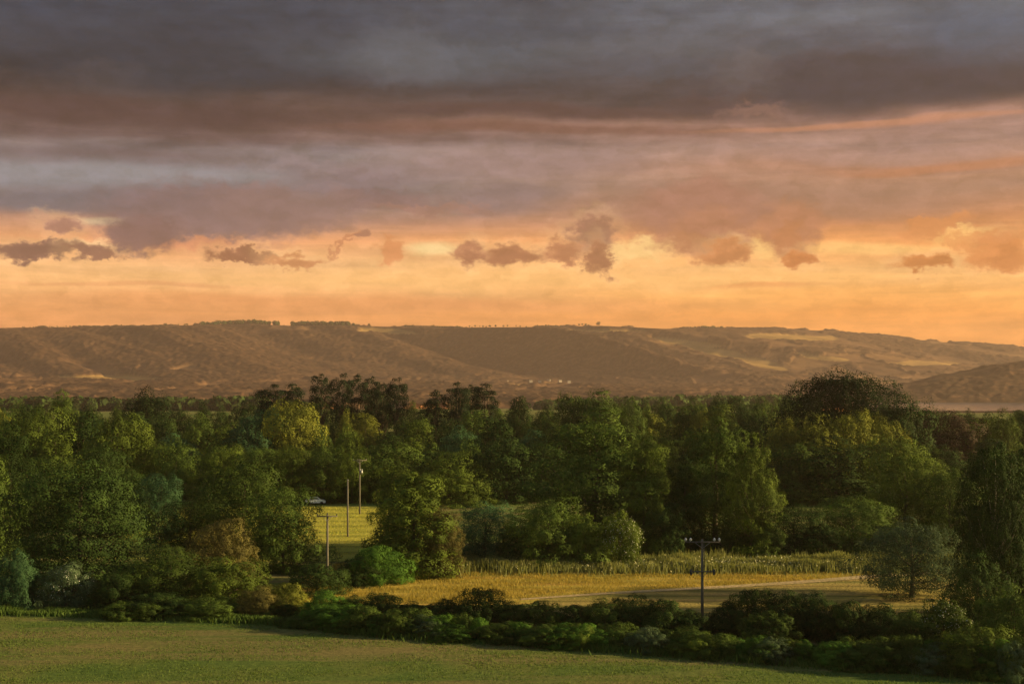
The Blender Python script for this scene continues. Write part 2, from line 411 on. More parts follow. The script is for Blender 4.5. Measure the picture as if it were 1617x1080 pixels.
def water():
    m, N, b = principled('estuary_water', .2, .5); b.inputs['Base Color'].default_value = (.05, .055, .06, 1); b.inputs['IOR'].default_value = 1.33
    Yw, U = np.meshgrid(np.linspace(2430, 3460, 400), np.linspace(.25, .56, 420), indexing='ij'); Xw = U*Yw
    Zw = -27.6+1.0*(fbm(Xw/26, Yw/13, 101, 3)-.5)                 # low wind waves
    tag(link('water', mesh_np('water', np.stack([Xw, Yw, Zw], -1).reshape(-1, 3), grid_faces(400, 420), 4, True), m), kind='structure')
water()

# ------------------------------------------------------------------ foliage
def leaf_material(name, dark, light, trans=.12):
    m = bpy.data.materials.new(name); m.use_nodes = True; N = NT(m.node_tree); m.node_tree.nodes.clear()
    out = N.n('ShaderNodeOutputMaterial'); g = N.n('ShaderNodeNewGeometry').outputs['Position']
    rnd = N.n('ShaderNodeObjectInfo').outputs['Random']
    var = N.n('ShaderNodeAttribute', attribute_name='var').outputs['Fac']
    cl = N.noise(g, .4, 4, .6).outputs['Fac']
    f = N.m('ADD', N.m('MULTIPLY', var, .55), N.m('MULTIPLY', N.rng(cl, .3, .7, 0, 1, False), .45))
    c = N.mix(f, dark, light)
    k = N.m('MULTIPLY_ADD', rnd, .5, .75)
    c = N.mix(1.0, c, N.n('ShaderNodeCombineColor', {0: k, 1: k, 2: k}).outputs[0], 'MULTIPLY')
    df = N.n('ShaderNodeBsdfPrincipled', {'Base Color': c, 'Roughness': .7, 'Specular IOR Level': .08})
    tl = N.n('ShaderNodeBsdfTranslucent', {'Color': N.mix(1.0, c, (1.25, 1.2, .55), 'MULTIPLY')})
    mx = N.n('ShaderNodeMixShader', {0: trans, 1: df.outputs[0], 2: tl.outputs[0]})
    N.t.links.new(mx.outputs[0], out.inputs[0]); return m
LM = {
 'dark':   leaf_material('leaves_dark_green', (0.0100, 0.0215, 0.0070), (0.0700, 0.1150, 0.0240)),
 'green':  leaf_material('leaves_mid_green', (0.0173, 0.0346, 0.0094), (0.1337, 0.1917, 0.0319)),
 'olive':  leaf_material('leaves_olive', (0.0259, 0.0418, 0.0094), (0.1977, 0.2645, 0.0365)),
 'gold':   leaf_material('leaves_sunlit_yellow', (0.0468, 0.0612, 0.0115), (0.3078, 0.3078, 0.0456)),  # yellow sunlight on crowns put into the leaf colour
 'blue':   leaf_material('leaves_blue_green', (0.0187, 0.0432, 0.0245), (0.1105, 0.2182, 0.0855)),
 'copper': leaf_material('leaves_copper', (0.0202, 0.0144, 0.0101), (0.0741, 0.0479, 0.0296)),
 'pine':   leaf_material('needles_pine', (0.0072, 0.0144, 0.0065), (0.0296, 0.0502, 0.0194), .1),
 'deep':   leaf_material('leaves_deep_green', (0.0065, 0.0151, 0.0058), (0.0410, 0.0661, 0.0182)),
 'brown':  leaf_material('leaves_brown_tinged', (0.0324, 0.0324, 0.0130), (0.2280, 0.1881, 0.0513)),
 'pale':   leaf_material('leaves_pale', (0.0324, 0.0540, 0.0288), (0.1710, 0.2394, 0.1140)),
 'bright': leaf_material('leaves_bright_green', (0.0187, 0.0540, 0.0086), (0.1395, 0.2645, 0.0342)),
}
M_blossom, _n, _b = principled('white_blossom', .7, .2); _b.inputs['Base Color'].default_value = (.62, .6, .5, 1)
def bark(name, c0, c1):
    m, N, b = principled(name, .95, .1); g = N.n('ShaderNodeTexCoord').outputs['Object']
    N.t.links.new(N.ramp(N.noise(N.vm('MULTIPLY', g, (3, 3, .6)), 1.0, 5, .6).outputs['Fac'], [(.3, c0), (.7, c1)]), b.inputs['Base Color']); return m
M_bark = bark('bark_brown', (.05, .038, .026), (.13, .10, .07)); M_bark_pale = bark('bark_pale', (.14, .12, .09), (.30, .26, .2))

def unit(v): return v/np.maximum(np.linalg.norm(v, axis=-1, keepdims=True), 1e-6)
def leaf_quads(P, Nn, size, rng):
    n = len(P); Nn = unit(Nn); a = unit(np.cross(Nn, rng.normal(size=(n, 3)))); b = np.cross(Nn, a)
    L = (size*rng.uniform(.6, 1.4, n))[:, None]; W = L*rng.uniform(.45, .8, n)[:, None]
    V = np.stack([P+a*L*.5+Nn*L*.06, P+b*W*.5, P-a*L*.5+Nn*L*.06, P-b*W*.5], 1).reshape(-1, 3)
    return V, np.arange(4*n).reshape(n, 4)
def tube(path, radii, seg=6):
    path = np.array(path, float); n = len(path); V = []; Fc = []
    for i in range(n):
        t = path[min(i+1, n-1)]-path[max(i-1, 0)]; t = t/np.linalg.norm(t)
        ref = np.array([1, 0, 0]) if abs(t[2]) > .8 else np.array([0, 0, 1]); a = np.cross(t, ref); a /= np.linalg.norm(a); b = np.cross(t, a)
        for k in range(seg):
            th = 2*math.pi*k/seg; V.append(path[i]+radii[i]*(a*math.cos(th)+b*math.sin(th)))
    for i in range(n-1):
        for k in range(seg): Fc.append((i*seg+k, i*seg+(k+1) % seg, (i+1)*seg+(k+1) % seg, (i+1)*seg+k))
    return V, Fc
def join_tubes(lst):
    V = []; Fc = []
    for v, f in lst:
        o = len(V); V += list(v); Fc += [tuple(i+o for i in q) for q in f]
    return np.array(V), np.array(Fc)

# each prototype is a crown and a trunk for a tree 1 unit high with crown half width 1: (mesh scaled on placing)
PROTO = {}
def envelope(kind, h):
    """half width of the crown at relative height h (0..1)"""
    if kind == 'oak':    return np.where(h < .12, .72+h*1.2, 1)*np.sqrt(np.clip(1-np.clip((h-.42)/.58, 0, 1)**2.3, 0, 1))*(.9+.1*np.sin(h*9))
    if kind == 'tall':   return np.sqrt(np.clip(1-np.clip((h-.35)/.65, 0, 1)**1.7, 0, 1))*(.78+.12*np.sin(h*14+1)+.1*np.sin(h*31))
    if kind == 'dome':   return np.sqrt(np.clip(1-h**1.8, 0, 1))
    if kind == 'cone':   return np.clip(1.0-h, 0, 1)**.75*.95+.04
    if kind == 'bush':   return np.sqrt(np.clip(1-((h-.28)/.72)**2, 0, 1))
    if kind == 'open':   return np.where(h < .2, .5+1.6*h, np.sqrt(np.clip(1-np.clip((h-.45)/.55, 0, 1)**2.2, 0, 1)))
    if kind == 'high':   return np.where(h < .3, .25+h, np.sqrt(np.clip(1-np.abs((h-.6)/.42)**2.4, 0, 1)))
    if kind == 'pine':   return np.where(h < .45, .1, np.sqrt(np.clip(1-np.abs((h-.72)/.3)**2.5, 0, 1)))
def make_proto(key, kind, seed, H, W, nl, nleaf, leaf, lobe, gap=0.0, low=0.0, core=.25, flat=.8, blossom=0.0):
    """H, W: real height and half width the mesh is generated at"""
    rng = np.random.default_rng(seed)
    # irregular outline: a few directional bulges
    ph = rng.uniform(0, 6.28, 4); am = rng.uniform(.06, .16, 4)
    def Rr(th, h): return W*envelope(kind, h)*(1+am[0]*np.sin(2*th+ph[0]+h*4)+am[1]*np.sin(3*th+ph[1]-h*5)+am[2]*np.sin(5*th+ph[2]+h*9))
    C = []; tries = 0
    while len(C) < nl and tries < nl*60:
        tries += 1
        h = low+(1-low)*rng.uniform(0, 1)**.8; 
        if kind == 'pine' and h < .45: continue
        th = rng.uniform(0, 6.283); rr = Rr(th, h)*math.sqrt(rng.uniform(.25, .92)) if h < .93 else Rr(th, h)*rng.uniform(0, .7)
        c = np.array([rr*math.cos(th), rr*math.sin(th), h*H*.95]); r = lobe*rng.choice([.6, .85, 1.1, 1.45, 1.8])*rng.uniform(.9, 1.1)
        if gap and vnoise(np.array([c[0]/2.2+seed]), np.array([c[2]/2.0+c[1]/3]), seed)[0] < gap: continue
        if any(np.linalg.norm(c-q[0]) < .66*(r+q[1]) for q in C): continue
        C.append((c, r))
    P = []; Nm = []; var = []; SN = []
    per = int(nleaf/max(len(C), 1)); cen = np.array([0, 0, H*.45])
    for c, r in C:
        k = int(per*(r/lobe)**2)+4
        out = unit(c-cen); out[2] = out[2]*.6+.35
        d = unit(rng.normal(size=(k, 3))+.75*out)
        wob = 1+.28*np.sin(d[:, 0]*4+c[0]*3)*np.sin(d[:, 1]*4+c[1]*5)+.12*np.sin(d[:, 2]*9+c[2])
        rad = r*wob*rng.uniform(.84, 1.03, k)
        p = c+d*rad[:, None]*np.array([1.08, 1.08, flat]); p[:, 2] -= .12*r*rng.random(k)
        # a few twigs that stick out
        tw = rng.random(k) < .035; p[tw] += d[tw]*min(r, 1.3)*rng.uniform(.05, .4, tw.sum())[:, None]
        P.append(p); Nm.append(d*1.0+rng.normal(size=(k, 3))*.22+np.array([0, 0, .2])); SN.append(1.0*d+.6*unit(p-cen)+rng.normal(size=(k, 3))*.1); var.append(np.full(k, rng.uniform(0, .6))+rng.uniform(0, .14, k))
    kc = int(nleaf*core)
    if kc:
        h = rng.uniform(low+.03, .93, kc); th = rng.uniform(0, 6.283, kc); rr = Rr(th, h)*np.sqrt(rng.uniform(0, .6, kc))
        P.append(np.stack([rr*np.cos(th), rr*np.sin(th), h*H*.95], -1)); nn = unit(P[-1]-cen)+.6*rng.normal(size=(kc, 3)); Nm.append(nn); SN.append(nn); var.append(rng.uniform(0, .35, kc))  # inner leaves kept darker, crown shade put into their colour
    P = np.concatenate(P); Nm = np.concatenate(Nm); var = np.concatenate(var)
    P[:, 2] = np.maximum(P[:, 2], .05+.25*rng.random(len(P)))
    top = np.percentile(P[:, 2], 99.7); hw = np.percentile(np.abs(P[:, 0]), 98.5)
    V, Fc = leaf_quads(P, Nm, leaf, rng)
    crown = mesh_np('crown', V, Fc, 4, True, {'var': np.repeat(var, 4)})
    cn = unit(np.concatenate(SN)); crown.normals_split_custom_set_from_vertices(np.repeat(cn, 4, 0).tolist())
    # trunk with limbs reaching into the crown
    tb = []; tr = H*.022+.03
    tp = [np.array([0, 0, 0.])]
    n = 7
    for i in range(1, n): tp.append(np.array([.05*W*math.sin(i*1.3+ph[0])*i/n, .05*W*math.cos(i*1.7+ph[1])*i/n, H*.82*i/(n-1)]))
    tb.append(tube(tp, [tr*(1.35 if i == 0 else 1-.85*i/(n-1)) for i in range(n)], 8))
    idx = rng.permutation(len(C))[:min(len(C), 16 if kind in ('open', 'pine', 'high') else 9)]
    for i in idx:
        c, r = C[i]; s0 = max(.06*H, min(c[2]*.55, H*.6)); j = s0/(H*.82)*(n-1); a = tp[int(j)]+(tp[min(int(j)+1, n-1)]-tp[int(j)])*(j-int(j))
        mid = (a*.5+c*.5)+np.array([0, 0, -.08*H*rng.random()])
        q = [a, a*.6+mid*.4, mid, mid*.45+c*.55, c]; tb.append(tube(q, [tr*.45, tr*.36, tr*.26, tr*.16, tr*.06], 5))
    tv, tf = join_tubes(tb); trunk = mesh_np('trunk', tv, tf, 4, True); trunk.materials.append(M_bark)
    crown.materials.append(LM['green'])
    bl = None
    if blossom:
        sel = rng.random(len(P)) < blossom; sel &= (P[:, 2] > .25*H)
        pp = P[sel]+unit(P[sel]-cen)*.12; V2, F2 = leaf_quads(pp, unit(pp-cen)+rng.normal(size=pp.shape)*.3+np.array([0, 0, .4]), leaf*.9, rng)
        bl = mesh_np('blossom', V2, F2, 4); bl.materials.append(M_blossom)
    PROTO[key] = (crown, trunk, top, hw, bl)
# near prototypes (fine leaves)
for i in range(3): make_proto(f'oak{i}', 'oak', 10+i, 13, 6.5, 110, 46000, .205, 1.55)
for i in range(3): make_proto(f'tall{i}', 'tall', 20+i, 19, 7, 135, 54000, .22, 1.5, gap=.18)
for i in range(2): make_proto(f'dome{i}', 'dome', 30+i, 9, 6.5, 100, 42000, .185, 1.25)
for i in range(3): make_proto(f'bush{i}', 'bush', 40+i, 4.2, 3, 64, 24000, .115, .62)
for i in range(2): make_proto(f'fbush{i}', 'bush', 46+i, 4.2, 3, 64, 22000, .115, .62, blossom=.03)
make_proto('cone0', 'cone', 50, 12, 5, 85, 36000, .195, 1.1)
for i in range(2): make_proto(f'open{i}', 'open', 60+i, 9, 5, 130, 44000, .135, .95, gap=.0, core=.25, flat=.85, low=.1)
make_proto('high0', 'high', 64, 17, 7, 140, 52000, .2, 1.5, gap=.0, core=.3, low=.26)
# far prototypes (coarser leaves)
for i in range(4): make_proto(f'far{i}', 'oak', 70+i, 15, 7.5, 84, 24000, .32, 1.9, gap=.1)
for i in range(2): make_proto(f'fartall{i}', 'tall', 75+i, 17, 6, 84, 22000, .31, 1.6, gap=.2)
for i in range(3): make_proto(f'fdome{i}', 'dome', 84+i, 14, 8, 84, 24000, .32, 1.9)
make_proto('big0', 'bush', 80, 27, 16, 300, 90000, .36, 3.0, core=.5)
for i in range(3): make_proto(f'pine{i}', 'pine', 90+i, 24, 5.0, 30, 12000, .34, 2.0, gap=.12, core=.04, flat=.55, low=.45)

trees_n = [0]
def tree(px, top, hw, Yd, proto, mat, label=None, group=None, name='tree', cat='tree', rz=None, sink=0.0, deep=None, barkm=None, hmin=1.0):
    """px, top, hw: where the photo shows the tree's axis, its top and half width; Yd: its distance in metres"""
    crown, trunk, ptop, phw, bl = PROTO[proto]
    x = (px-808.5)/F*Yd; g0 = gz(x, Yd)-sink; H = max(hmin, EYE-(top-600)/F*Yd-g0); W = 1.1*hw/F*Yd
    i = trees_n[0]; trees_n[0] += 1
    rz = (i*2.399) % 6.283 if rz is None else rz
    r = empty(name, (x, Yd, g0), rz); sx = W/phw; r.scale = (sx, sx, H/ptop)
    tag(r, label, cat, group)
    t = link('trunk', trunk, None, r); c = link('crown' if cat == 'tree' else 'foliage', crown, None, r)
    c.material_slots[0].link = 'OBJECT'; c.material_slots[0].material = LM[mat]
    if barkm: t.material_slots[0].link = 'OBJECT'; t.material_slots[0].material = barkm
    if bl: link('blossom', bl, None, r)
    return r
def shrub(*a, **k):
    k.setdefault('name', 'shrub'); k.setdefault('cat', 'shrub'); return tree(*a, **k)

# ---- trees and shrubs the photo lets one point at
T, B = tree, shrub
# left foreground clump
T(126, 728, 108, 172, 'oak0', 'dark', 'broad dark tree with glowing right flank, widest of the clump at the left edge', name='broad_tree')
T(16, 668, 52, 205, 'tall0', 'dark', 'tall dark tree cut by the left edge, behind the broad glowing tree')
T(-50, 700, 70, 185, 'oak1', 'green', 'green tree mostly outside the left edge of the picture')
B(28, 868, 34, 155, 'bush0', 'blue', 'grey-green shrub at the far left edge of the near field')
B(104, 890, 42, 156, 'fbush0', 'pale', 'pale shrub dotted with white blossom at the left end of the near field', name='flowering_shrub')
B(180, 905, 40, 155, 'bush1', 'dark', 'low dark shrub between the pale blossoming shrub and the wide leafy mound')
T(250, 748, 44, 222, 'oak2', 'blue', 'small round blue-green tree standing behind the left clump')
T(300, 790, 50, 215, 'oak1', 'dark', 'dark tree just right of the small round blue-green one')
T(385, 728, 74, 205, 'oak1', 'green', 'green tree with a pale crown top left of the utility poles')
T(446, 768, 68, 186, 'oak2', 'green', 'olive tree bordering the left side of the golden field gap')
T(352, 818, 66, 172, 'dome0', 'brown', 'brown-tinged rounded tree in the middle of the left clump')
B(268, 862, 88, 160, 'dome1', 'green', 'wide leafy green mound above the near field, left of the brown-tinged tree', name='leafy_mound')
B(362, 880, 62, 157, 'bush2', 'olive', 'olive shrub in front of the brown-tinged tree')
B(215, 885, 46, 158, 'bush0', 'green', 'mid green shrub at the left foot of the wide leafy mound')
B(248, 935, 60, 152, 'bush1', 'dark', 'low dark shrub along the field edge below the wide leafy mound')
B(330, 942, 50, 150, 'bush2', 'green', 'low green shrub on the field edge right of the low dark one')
B(410, 925, 36, 151, 'bush0', 'brown', 'golden-brown shrub on the field edge, left one of the lit pair')  # brown leaves carry the orange sunlight on this shrub
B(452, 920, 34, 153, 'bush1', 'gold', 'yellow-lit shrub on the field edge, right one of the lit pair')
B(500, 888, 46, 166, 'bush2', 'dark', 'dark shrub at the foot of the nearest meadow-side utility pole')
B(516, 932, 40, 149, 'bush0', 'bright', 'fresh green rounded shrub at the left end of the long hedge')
# centre
T(654, 748, 70, 186, 'cone0', 'olive', 'dark pointed tree right of the golden field gap with a lit right flank', name='pointed_tree')
T(628, 728, 44, 200, 'tall1', 'olive', 'narrower olive tree rising behind the dark pointed one')
T(700, 800, 42, 184, 'tall2', 'brown', 'sunlit hanging right flank of the dark pointed tree, in brown leaves')  # flank's warm light put into brown leaf colour
B(596, 862, 50, 176, 'bush1', 'bright', 'bright green shrub at the foot of the pointed tree', hmin=2)
B(566, 880, 36, 174, 'bush2', 'dark', 'small dark shrub closing the bottom of the golden field gap', hmin=2)
T(766, 792, 48, 197, 'oak0', 'blue', 'teal-green tree between the pointed tree and the wide dome tree')
T(866, 786, 84, 193, 'dome0', 'green', 'wide dome-shaped tree behind the golden strip', name='dome_tree')
T(925, 812, 42, 191, 'bush0', 'olive', 'olive rounded tree on the right shoulder of the wide dome tree')
T(980, 806, 36, 190, 'fbush1', 'olive', 'small tree with white blossom right of the wide dome tree', name='flowering_tree')
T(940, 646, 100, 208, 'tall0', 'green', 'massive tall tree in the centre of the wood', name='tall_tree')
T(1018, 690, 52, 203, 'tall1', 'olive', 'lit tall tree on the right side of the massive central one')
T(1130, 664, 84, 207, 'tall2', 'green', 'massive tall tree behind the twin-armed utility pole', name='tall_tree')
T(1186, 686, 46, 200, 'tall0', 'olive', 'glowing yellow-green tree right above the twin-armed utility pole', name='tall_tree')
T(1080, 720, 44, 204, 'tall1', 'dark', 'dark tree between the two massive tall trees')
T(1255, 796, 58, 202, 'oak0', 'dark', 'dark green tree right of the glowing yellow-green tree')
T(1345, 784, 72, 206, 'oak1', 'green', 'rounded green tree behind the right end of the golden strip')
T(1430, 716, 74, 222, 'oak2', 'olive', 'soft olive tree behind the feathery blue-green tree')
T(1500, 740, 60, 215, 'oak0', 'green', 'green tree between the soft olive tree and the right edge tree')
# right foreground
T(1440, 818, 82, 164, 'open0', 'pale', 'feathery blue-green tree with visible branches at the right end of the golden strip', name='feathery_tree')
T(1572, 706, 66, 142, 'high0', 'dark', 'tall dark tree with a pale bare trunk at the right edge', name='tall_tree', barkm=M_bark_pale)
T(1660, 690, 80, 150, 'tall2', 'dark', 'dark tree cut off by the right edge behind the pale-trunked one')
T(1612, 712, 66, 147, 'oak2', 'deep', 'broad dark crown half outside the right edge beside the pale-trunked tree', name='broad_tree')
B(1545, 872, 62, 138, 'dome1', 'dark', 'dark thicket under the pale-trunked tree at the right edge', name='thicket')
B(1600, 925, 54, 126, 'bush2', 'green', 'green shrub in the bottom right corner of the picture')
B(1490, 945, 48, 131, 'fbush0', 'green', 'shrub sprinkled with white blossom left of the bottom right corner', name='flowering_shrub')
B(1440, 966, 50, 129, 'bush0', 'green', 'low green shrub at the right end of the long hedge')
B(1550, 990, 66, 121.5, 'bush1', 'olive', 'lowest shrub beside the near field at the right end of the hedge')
# dark dome and others on the skyline
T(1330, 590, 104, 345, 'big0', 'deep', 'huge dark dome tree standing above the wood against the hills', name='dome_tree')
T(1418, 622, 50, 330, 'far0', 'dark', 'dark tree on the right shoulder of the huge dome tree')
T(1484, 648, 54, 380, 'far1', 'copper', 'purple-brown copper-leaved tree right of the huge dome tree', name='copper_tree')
T(1540, 660, 36, 400, 'far2', 'olive', 'olive tree right of the copper-leaved tree below the water')
T(1584, 646, 30, 380, 'far3', 'olive', 'olive tree at the right edge beside the bright water')
T(1632, 645, 50, 390, 'far1', 'green', 'green tree just outside the right edge beside the water')
T(232, 613, 34, 460, 'far0', 'deep', 'dark rounded tree poking above the left skyline')
T(98, 617, 30, 420, 'fartall0', 'green', 'spiky-topped green tree on the left skyline', name='tall_tree')
T(412, 645, 46, 350, 'far2', 'blue', 'pale blue-green tree left of the glowing willow-like one')
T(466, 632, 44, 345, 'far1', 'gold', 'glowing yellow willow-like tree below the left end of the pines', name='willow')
T(390, 660, 40, 340, 'far3', 'blue', 'low blue-green tree left of the pale one under the skyline')
T(820, 627, 28, 470, 'fartall1', 'dark', 'dark pointed tree on the skyline right of the centre pines')
T(906, 622, 34, 400, 'far1', 'green', 'green tree on the skyline left of the knobbly crown')
T(946, 616, 46, 395, 'fartall0', 'green', 'knobbly green crown on the skyline above the massive central tree')
T(990, 628, 30, 400, 'far2', 'green', 'green skyline tree right of the knobbly crown')
# row behind the far meadow
T(712, 714, 78, 288, 'dome1', 'olive', 'wide domed tree with a glowing right edge behind the pointed tree', name='dome_tree')
T(600, 716, 52, 296, 'far0', 'green', 'green tree behind the tallest utility pole')
for k, (px, tp, hw) in enumerate(((352, 705, 44), (408, 707, 42), (462, 704, 40), (512, 709, 42), (556, 712, 40))):
    T(px, tp, hw, 290, f'oak{k%3}', ('olive', 'green')[k % 2], ('leftmost tree of', 'second tree from the left in', 'middle tree of', 'tree above the white car in', 'rightmost tree of')[k]+' the level-topped row behind the golden field gap', 'level-topped row of trees behind the far golden field', name='row_tree')
for k, (px, tp, hw) in enumerate(((800, 692, 50), (856, 700, 50), (760, 700, 40))):
    T(px, tp, hw, 292+k*3, f'far{k}', 'dark', ('dark tree left of the massive central tree, middle one of three', 'dark tree tucked against the massive central tree', 'dark tree just right of the wide glowing-edged dome tree')[k])
T(1320, 690, 80, 288, 'far3', 'dark', 'wide dark tree below the yellow-lit canopy on the right', name='broad_tree')
T(1250, 700, 60, 290, 'far2', 'green', 'green tree right of the glowing tree, below the skyline dome')
T(1410, 690, 56, 290, 'far1', 'olive', 'olive tree right of the wide dark tree')
for k, (px, tp, hw) in enumerate(((1285, 655, 46), (1340, 650, 46), (1392, 655, 42), (1240, 662, 40))):
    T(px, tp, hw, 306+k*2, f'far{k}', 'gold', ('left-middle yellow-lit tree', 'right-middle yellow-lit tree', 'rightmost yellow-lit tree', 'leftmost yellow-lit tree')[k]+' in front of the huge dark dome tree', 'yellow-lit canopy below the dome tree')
T(60, 640, 54, 300, 'far2', 'olive', 'olive tree with a lit top near the left edge')
T(130, 650, 50, 310, 'fartall1', 'dark', 'dark tree left of the yellowish left canopy')
T(185, 655, 46, 300, 'far1', 'olive', 'yellowish tree in the left canopy under the dark rounded skyline tree')
T(10, 655, 46, 320, 'far3', 'green', 'green tree at the left edge of the upper wood')
# pines
PN = [(432, 607, 26), (462, 606, 22), (507, 591, 21), (541, 590, 15), (565, 592, 16), (588, 595, 17), (626, 597, 17), (604, 606, 18), (688, 616, 20), (722, 604, 20), (766, 606, 22), (744, 608, 20)]
PL = ['flat-topped pine at the left end of the skyline pines', 'second flat-topped pine from the left end of the skyline pines', 'tallest broad pine left of the skyline pine row', 'narrow upright pine right of the tallest broad one',
      'pine with gaps in its crown in the middle of the skyline pine row', 'pine with a ragged crown right of the middle of the skyline pine row', 'leaning pine at the right end of the left pine row', 'lower pine left of the leaning one',
      'small pine at the left of the second pine clump', 'tall rounded pine in the second pine clump', 'rightmost pine of the second pine clump', 'pine between the two tallest of the second clump']
for k, (px, tp, hw) in enumerate(PN):
    T(px, tp, hw, 430+8*(k % 3), f'pine{k%3}', 'pine', PL[k], 'skyline pines', name='pine_tree')
# understorey in front of / below the pines, and the fill of the wood: rows at increasing distance
rnd = random.Random(5)
ZONES = [(-200, 60, 'left edge'), (60, 170, 'above broad lit tree'), (170, 300, 'below rounded skyline tree'), (300, 400, 'left of glowing willow'), (400, 480, 'near glowing willow'),
         (480, 560, 'below broad pine'), (560, 650, 'below leaning pine'), (650, 780, 'below second pine clump'), (780, 870, 'left of tall central tree'), (870, 1010, 'behind tall central tree'),
         (1010, 1090, 'right of tall central tree'), (1090, 1190, 'behind glowing tall tree'), (1190, 1260, 'left of huge dome tree'), (1260, 1400, 'below huge dome tree'), (1400, 1520, 'by copper tree'), (1520, 1900, 'right edge')]
MW = {'green': 'mid green', 'dark': 'dark green', 'olive': 'olive', 'blue': 'blue-green', 'gold': 'yellow-lit'}
used = {}
def row(x0, x1, step, top, dt, hw, Yd, protos, mats, label, group):
    px = x0
    while px < x1:
        f = rnd.uniform(.75, 1.55); d = rnd.uniform(-dt, dt*1.3); mt = rnd.choice(mats); pr = rnd.choice(protos); x = px+rnd.uniform(-.2, .2)*step
        z = [t for a, b, t in ZONES if a <= x < b][0]
        hf = z; lb = '%s %s tree in %s, %s' % ('wide' if f > 1.1 else 'narrow' if f < .93 else 'mid-sized', MW[mt], group, z)
        if lb in used: lb = lb.replace(' tree in', ' second tree in' if lb.replace(' tree in', ' second tree in', 1) not in used else ' third tree in', 1)
        used[lb] = 1
        T(x, top(px)+d, hw*f, Yd*(1+rnd.uniform(-.02, .02)), pr, mt, lb, group)
        px += step*f*rnd.uniform(.95, 1.1)
FAR = ['fdome0', 'fdome1', 'fdome2', 'far0', 'fdome0', 'fdome1', 'far1', 'fartall1']
I = lambda pts: (lambda p: float(np.interp(p, [a for a, _ in pts], [b for _, b in pts])))
row(-60, 760, 52, I([(-60, 690), (200, 690), (330, 700), (500, 700), (620, 690), (760, 700)]), 8, 38, 300, FAR, ['green', 'dark', 'olive'], 'tree crown in the front row of the upper left wood', 'front upper-left row')
row(-60, 1640, 50, I([(-60, 665), (330, 672), (360, 680), (520, 676), (700, 668), (1000, 675), (1200, 668), (1450, 690), (1640, 690)]), 11, 36, 345, FAR, ['green', 'dark', 'olive', 'blue'], 'tree crown in the second row of the upper wood', 'second upper row')
row(-60, 1640, 44, I([(-60, 645), (330, 655), (560, 655), (800, 655), (1000, 650), (1200, 645), (1440, 674), (1640, 672)]), 9, 31, 410, FAR, ['green', 'dark', 'dark', 'olive', 'gold'], 'tree crown in the third row of the upper wood', 'third upper row')
row(-60, 870, 36, I([(-60, 632), (120, 634), (200, 640), (330, 640), (400, 634), (480, 624), (640, 628), (800, 640), (870, 642)]), 5, 25, 500, FAR, ['dark', 'green'], 'dark tree crown in the skyline row of the left wood', 'left skyline row')
row(1010, 1260, 30, I([(1010, 630), (1100, 626), (1180, 624), (1260, 632)]), 4, 22, 560, FAR, ['dark', 'green'], 'dark tree crown in the skyline row left of the huge dome tree', 'right skyline row')
row(860, 1640, 34, I([(860, 648), (1000, 640), (1240, 640), (1440, 652), (1560, 647), (1640, 647)]), 4, 25, 480, FAR, ['dark', 'green', 'olive'], 'tree crown in the fourth row of the right wood', 'fourth right-hand row')
# front fill (between the named trees, low)
for k, (px, tp, hw, Yd, mt, lb) in enumerate(((205, 742, 40, 235, 'dark', 'dark tree left of the small round blue-green one'), (70, 720, 50, 240, 'green', 'green tree behind the broad glowing-flanked tree'),
        (330, 760, 40, 240, 'dark', 'dark tree behind the pale-topped green one'), (160, 700, 48, 262, 'dark', 'dark tree between the left clump and upper left wood'),
        (1300, 830, 40, 200, 'dark', 'low dark tree at the golden strip, left of the rounded green one'), (1215, 830, 30, 199, 'green', 'low green tree at the foot of the glowing yellow-green one'),
        (1050, 800, 36, 199, 'dark', 'low dark tree at the golden strip under the lit tall tree'), (1395, 830, 36, 200, 'dark', 'low dark tree behind the feathery tree'),
        (820, 830, 36, 196, 'dark', 'low dark tree left of the wide dome tree'), (1570, 790, 50, 205, 'green', 'green tree seen behind the pale bare trunk'))):
    T(px, tp, hw, Yd, f'oak{k%3}', mt, lb)

# ---- long hedge along the near field: individual shrubs
def hedge_line(px): return np.interp(px, [400, 500, 620, 800, 1000, 1200, 1400, 1600], [150, 147, 142, 139, 134.5, 130, 126, 121.5])
HB = [(560, 940, 34, 'dark', 2), (604, 936, 36, 'dark', 1), (650, 950, 34, 'green', 2), (700, 945, 32, 'dark', 3), (757, 928, 44, 'dark', 2), (812, 950, 32, 'green', 3), (858, 948, 34, 'green', 2), (905, 955, 32, 'dark', 2),
      (955, 944, 40, 'green', 3), (1000, 938, 36, 'dark', 4), (1048, 946, 40, 'dark', 3), (1090, 962, 30, 'dark', 3), (1150, 950, 36, 'dark', 6), (1190, 930, 40, 'green', 7), (1240, 932, 44, 'dark', 6), (1290, 934, 44, 'dark', 6), (1340, 950, 42, 'dark', 5), (1390, 952, 40, 'dark', 6),
      (1215, 965, 44, 'green', 2)]
HL = ['dark shrub right of the fresh green rounded one in the long hedge', 'upright dark shrub in the hedge near the golden field gap', 'green shrub in the hedge left of where the golden strip begins', 'low dark shrub in the hedge left of its rounded hump',
      'rounded dark hump standing out of the hedge below the golden strip', 'small green shrub right of the rounded hump in the hedge', 'green shrub in the hedge under the wide dome tree', 'dark shrub left of the middle swell of the hedge',
      'green shrub at the left of the hedge swell before the utility pole', 'dark shrub at the top of the hedge swell left of the utility pole', 'dark shrub sloping down towards the utility pole', 'low dark shrub at the left foot of the twin-armed utility pole',
      'dark shrub just right of the twin-armed utility pole', 'tall green shrub starting the high block of hedge right of the pole', 'dark shrub in the left middle of the high block of hedge', 'dark shrub in the right middle of the high block of hedge', 'dark shrub at the right shoulder of the high block of hedge', 'dark shrub in front of the feathery blue-green tree',
      'green shrub low in front of the high block of hedge']
